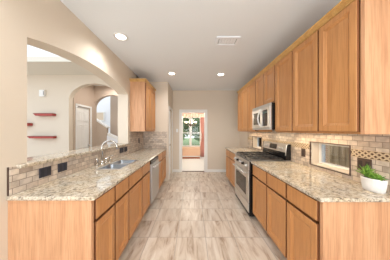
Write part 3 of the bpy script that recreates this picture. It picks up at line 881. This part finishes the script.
plate(xl, 1.520, 1.632, .977, 1.066, 1, 'dark outlet plate below the bar ledge, second from near end of left backsplash', 2, GP, 'outlet')
plate(xl, 2.80, 2.96, .975, 1.078, 1, 'dark switch plate beyond the faucet, first of the pair', 2, GP, 'switch')
plate(xl, 2.99, 3.12, .975, 1.078, 1, 'dark switch plate beyond the faucet, second of the pair under the arch column', 2, GP, 'switch')
plate(xl, 3.77, 3.84, 1.09, 1.205, 1, 'small dark outlet plate under the left wall cabinet', 1, GP, 'outlet')
t = thing('light_switch', 'white light switch on the end wall left of the dining doorway', 'switch', (-.535, YB, 1.40))
MB().box(-.57, -.50, YB-.007, YB, 1.345, 1.46, .003).build('plate', M['plastic'], t)
MB().box(-.548, -.522, YB-.012, YB-.006, 1.37, 1.435, .002).build('rocker', M['plastic'], t)

# ------------------------------------------------------------------ potted succulent
PXc, PYc = 1.470, 1.222
t = thing('potted_succulent', 'green succulents in a white ribbed oval pot on right counter', 'plant', (PXc, PYc, CT1))
b = MB()
b.lathe([(.072, 0), (.078, .004), (.088, .05), (.093, .100), (.094, .106), (.087, .106), (.083, .09), (.0, .09)], (PXc, PYc, CT1), 144, .62, .86, .010, 36, cap1=False)
b.build('pot', M['pot'], t)
MB().lathe([(.084, .0), (.084, .009), (.0, .012)], (PXc, PYc, CT1+.091), 32, .57, .80, cap1=False).build('soil', M['soil'], t)
rnd = random.Random(5)
def rosette(cx, cy, h, n, ln, wd, spread):
    b = MB(); base = Vector((cx, cy, CT1+.097))
    for k in range(n):
        a = k*2.399+rnd.uniform(-.2, .2); el = math.radians(18+70*(1-k/n)*spread+rnd.uniform(-8, 8)) 
        el = math.radians(85)-(k/n)*math.radians(65)*spread
        d = Vector((math.cos(a)*math.cos(el), math.sin(a)*math.cos(el), math.sin(el)))
        sd = d.cross(Vector((0, 0, 1))).normalized(); nn = sd.cross(d).normalized()
        l = ln*rnd.uniform(.75, 1.1); o = base+Vector((0, 0, h*rnd.uniform(.2, 1)))
        rings = []
        for tq, ww in ((0, .5), (.3, 1), (.65, .8), (.9, .3), (1, .05)):
            c0 = o+d*l*tq-Vector((0, 0, .012*tq*tq)); q = wd*ww
            rings.append([c0+sd*q, c0+nn*q*.45, c0-sd*q, c0-nn*q*.3])
        b.rings(rings, smooth=True)
    return b.build('succulent_rosette', M['succulent'], t)
rosette(PXc-.008, PYc+.045, .02, 30, .105, .010, 1.0)
rosette(PXc+.012, PYc+.03, .012, 18, .055, .010, 1.1)
rosette(PXc-.012, PYc+.012, .015, 22, .055, .011, 1.1)
rosette(PXc+.012, PYc-.015, .012, 20, .05, .011, 1.1)
rosette(PXc-.006, PYc-.042, .012, 22, .052, .010, 1.1)
rosette(PXc-.018, PYc-.022, .008, 16, .045, .010, 1.1)

# ------------------------------------------------------------------ ceiling fixtures
def can(x, y):
    t = thing('downlight', 'x', 'downlight', (x, y, CEIL), 'recessed downlights in the kitchen ceiling')
    MB().lathe([(.095, -.001), (.095, -.006), (.070, -.010), (.066, -.004), (.066, -.001)], (x, y, CEIL), 32, cap0=False, cap1=False).build('trim_ring', M['white'], t)
    MB().lathe([(.066, -.0005), (.066, -.003), (.03, -.005), (.001, -.0055)], (x, y, CEIL), 28).build('lens', M['lamp'], t)
    return t
def canlight(x, y, pw=1.0):
    d = bpy.data.lights.new('downlight_bulb', 'SPOT'); d.energy = CAN_POWER*pw*4; d.spot_size = math.radians(150); d.spot_blend = .8
    d.shadow_soft_size = .07; d.color = (.98, .98, .97)
    o = bpy.data.objects.new('downlight_bulb', d); COL.objects.link(o); o.location = (x, y, CEIL-.03)
first = can(-1.04, 2.165); first['label'] = 'large recessed downlight near the arch wall, nearest of the three'
canlight(-1.04, 2.165)
for (x, y), lb in (((-.50, 3.56), 'recessed downlight farther off, above the left counter side'), ((.67, 3.62), 'recessed downlight farther off, between the air vent and right cabinets')):
    c = dup(first); c.location = (x, y, CEIL); c['label'] = lb
    canlight(x, y)
for x, y in ((-1.0, .5), (.7, .5), (-1.0, -1.2), (.7, -1.2)): canlight(x, y)  # unseen spots added overhead and behind the camera, without fixtures
VX, VY = .515, 2.27
t = thing('air_vent', 'white rectangular air vent in the ceiling', 'vent', (VX, VY, CEIL))
b = MB(); b.cells([VX-.17, VX-.135, VX+.135, VX+.17], [VY-.11, VY-.075, VY+.075, VY+.11], {(1, 1)}, CEIL-.014, CEIL-.001, idZ); b.build('frame', M['cool_white'], t)
b = MB()
for k in range(6):
    x = VX-.105+k*.042
    b.prism([(x-.020, CEIL-.007), (x-.019, CEIL-.010), (x+.021, CEIL-.006), (x+.020, CEIL-.003)], 'Y', VY-.075, VY+.075)
b.build('louver_blades', M['cool_white'], t)
MB().box(VX-.135, VX+.135, VY-.075, VY+.075, CEIL-.0018, CEIL-.0008).build('duct_opening', M['grey_plastic'], t)

# ------------------------------------------------------------------ living room wall
def shelf(x0, x1, z0, z1, label):
    t = thing('wall_shelf', label, 'shelf', ((x0+x1)/2, LY, z0), 'red floating shelves on the living room wall')
    cut = .055
    MB().prism([(x0, z1), (x1, z1), (x1, z0), (x0+cut, z0)], 'Y', LY-.10, LY).build('board', M['red'], t)
    MB().prism([(x0-.004, z1+.006), (x1+.003, z1+.006), (x1+.003, z1), (x0-.004, z1)], 'Y', LY-.104, LY).build('top_edge', M['red_dark'], t)
shelf(-3.79, -3.335, 1.757, 1.810, 'red floating shelf topmost of the three on the living room wall')
shelf(-4.30, -3.90, 1.517, 1.578, 'red floating shelf partly hidden by the left wall, middle of the three')
shelf(-3.93, -3.32, 1.218, 1.266, 'red floating shelf lowest of the three on the living room wall')
t = thing('door_chime', 'white chime box on the living room wall above the red shelves', 'door chime', (-3.635, LY, 2.22))
MB().box(-3.70, -3.575, LY-.05, LY, 2.225, 2.383, .006).build('cover', M['plastic'], t)
MB().box(-3.60, -3.582, LY-.055, LY-.045, 2.26, 2.35, .002).build('speaker_grille', M['grey_plastic'], t)

# stairs
t = thing('staircase', 'carpeted stairs with white capped knee walls beyond the hallway arch', 'staircase', (-2.9, 4.95, 0))
MB().prism([(-3.6, 0), (-2.81, 0), (-2.81, 1.50), (-3.6, 2.03)], 'Y', 4.88, 4.98).build('upper_knee_wall', M['taupe'], t)
MB().prism([(-3.62, 2.035), (-2.78, 1.475), (-2.78, 1.525), (-3.62, 2.085)], 'Y', 4.86, 5.0).build('upper_cap', M['white'], t)
MB().prism([(-2.809, 0), (-2.1, 0), (-2.1, 1.0), (-2.809, 1.24)], 'Y', 4.89, 4.97).build('lower_knee_wall', M['fascia'], t)
MB().prism([(-2.779, 1.24), (-2.1, .94), (-2.1, 1.03), (-2.779, 1.33)], 'Y', 4.87, 4.99).build('lower_cap', M['white'], t)
b = MB()
for k in range(9): b.box(-2.0-.25*(k+1), -2.0-.25*k, 5.0, 5.34, 0, .18*(k+1))
b.build('steps', M['carpet'], t)

# ------------------------------------------------------------------ dining room
t = thing('window_bench', 'peach wooden bench chest below the dining room window', 'bench', (-.09, 7.7, 0))
MB().box(-.66, .36, 7.45, 7.97, .14, .50, .005).build('body', M['peach'], t)
MB().box(-.68, .372, 7.43, 7.985, .501, .535, .006).build('seat_top', M['peach'], t)
MB().box(-.665, .365, 7.445, 7.97, .10, .139, .002).build('lower_rail', M['white'], t)
MB().box(-.64, .34, 7.47, 7.97, 0, .099).build('plinth', M['peach_dark'], t)
t = thing('curtain_panel', 'coral curtain gathered at right of the dining window', 'curtain', (.50, 7.9, .3))
b = MB()
def wavy(x0, x1, y, n=8, amp=.012):
    return [(x0+(x1-x0)*k/(n*6), y+amp*math.sin(2*PI*k/6)) for k in range(n*6+1)]
def curtain(x0, x1, z0, z1, mat, nm, pr, y=7.93, waist=None):
    b = MB(); rows = []
    for z in [z0+(z1-z0)*i/10 for i in range(11)]:
        f = 1
        if waist: f = .55+.45*min(1, abs(z-waist)/.45)
        L = wavy(x1-(x1-x0)*f, x1, y); L2 = [(p[0], p[1]+.006) for p in reversed(L)]
        rows.append([(p[0], p[1], z) for p in L+L2])
    b.rings(rows, smooth=False)
    return b.build(nm, mat, pr)
curtain(.39, .60, .03, 2.25, M['coral'], 'curtain_fabric', t, waist=1.1)
MB().box(.43, .61, 7.90, 7.965, 1.08, 1.12, .004).build('tieback', M['coral'], t)
t = thing('window_valance', 'peach valance across the top of the dining window', 'valance', (-.09, 7.9, 2.05))
curtain(-.66, .62, 2.10, 2.30, M['valance'], 'valance_fabric', t, y=7.88)
MB().tube([(-.70, 7.86, 2.315), (.66, 7.86, 2.315)], .016, 10).build('rod', M['coral'], t)
CX, CY = -.10, 6.6
t = thing('chandelier', 'bronze chandelier with small lit shades hanging in dining room', 'chandelier', (CX, CY, 1.55))
b = MB(); b.lathe([(.01, 0), (.03, .02), (.045, .07), (.02, .12), (.015, .2), (.03, .24), (.012, .28)], (CX, CY, 1.58), 16); b.build('body', M['bronze'], t)
b = MB(); b.tube([(CX, CY, 1.86), (CX, CY, CEIL-.03)], .008, 8); b.lathe([(.05, 0), (.06, .03)], (CX, CY, CEIL-.031), 16); b.build('hanging_rod', M['bronze'], t)
for k in range(6):
    a = 2*PI*k/6+.3; ca, sa = math.cos(a), math.sin(a)
    b = MB(); b.tube([(CX+.03*ca, CY+.03*sa, 1.65), (CX+.12*ca, CY+.12*sa, 1.60), (CX+.22*ca, CY+.22*sa, 1.64), (CX+.25*ca, CY+.25*sa, 1.72)], .009, 8)
    arm = b.build('arm', M['bronze'], t)
    MB().lathe([(.015, 0), (.026, .025), (.036, .085)], (CX+.25*ca, CY+.25*sa, 1.72), 14).build('shade', M['candle'], arm)
d = bpy.data.lights.new('chandelier_bulb', 'POINT'); d.energy = 40; d.color = (1, .9, .75); d.shadow_soft_size = .2
o = bpy.data.objects.new('chandelier_bulb', d); COL.objects.link(o); o.location = (CX, CY, 2.0)
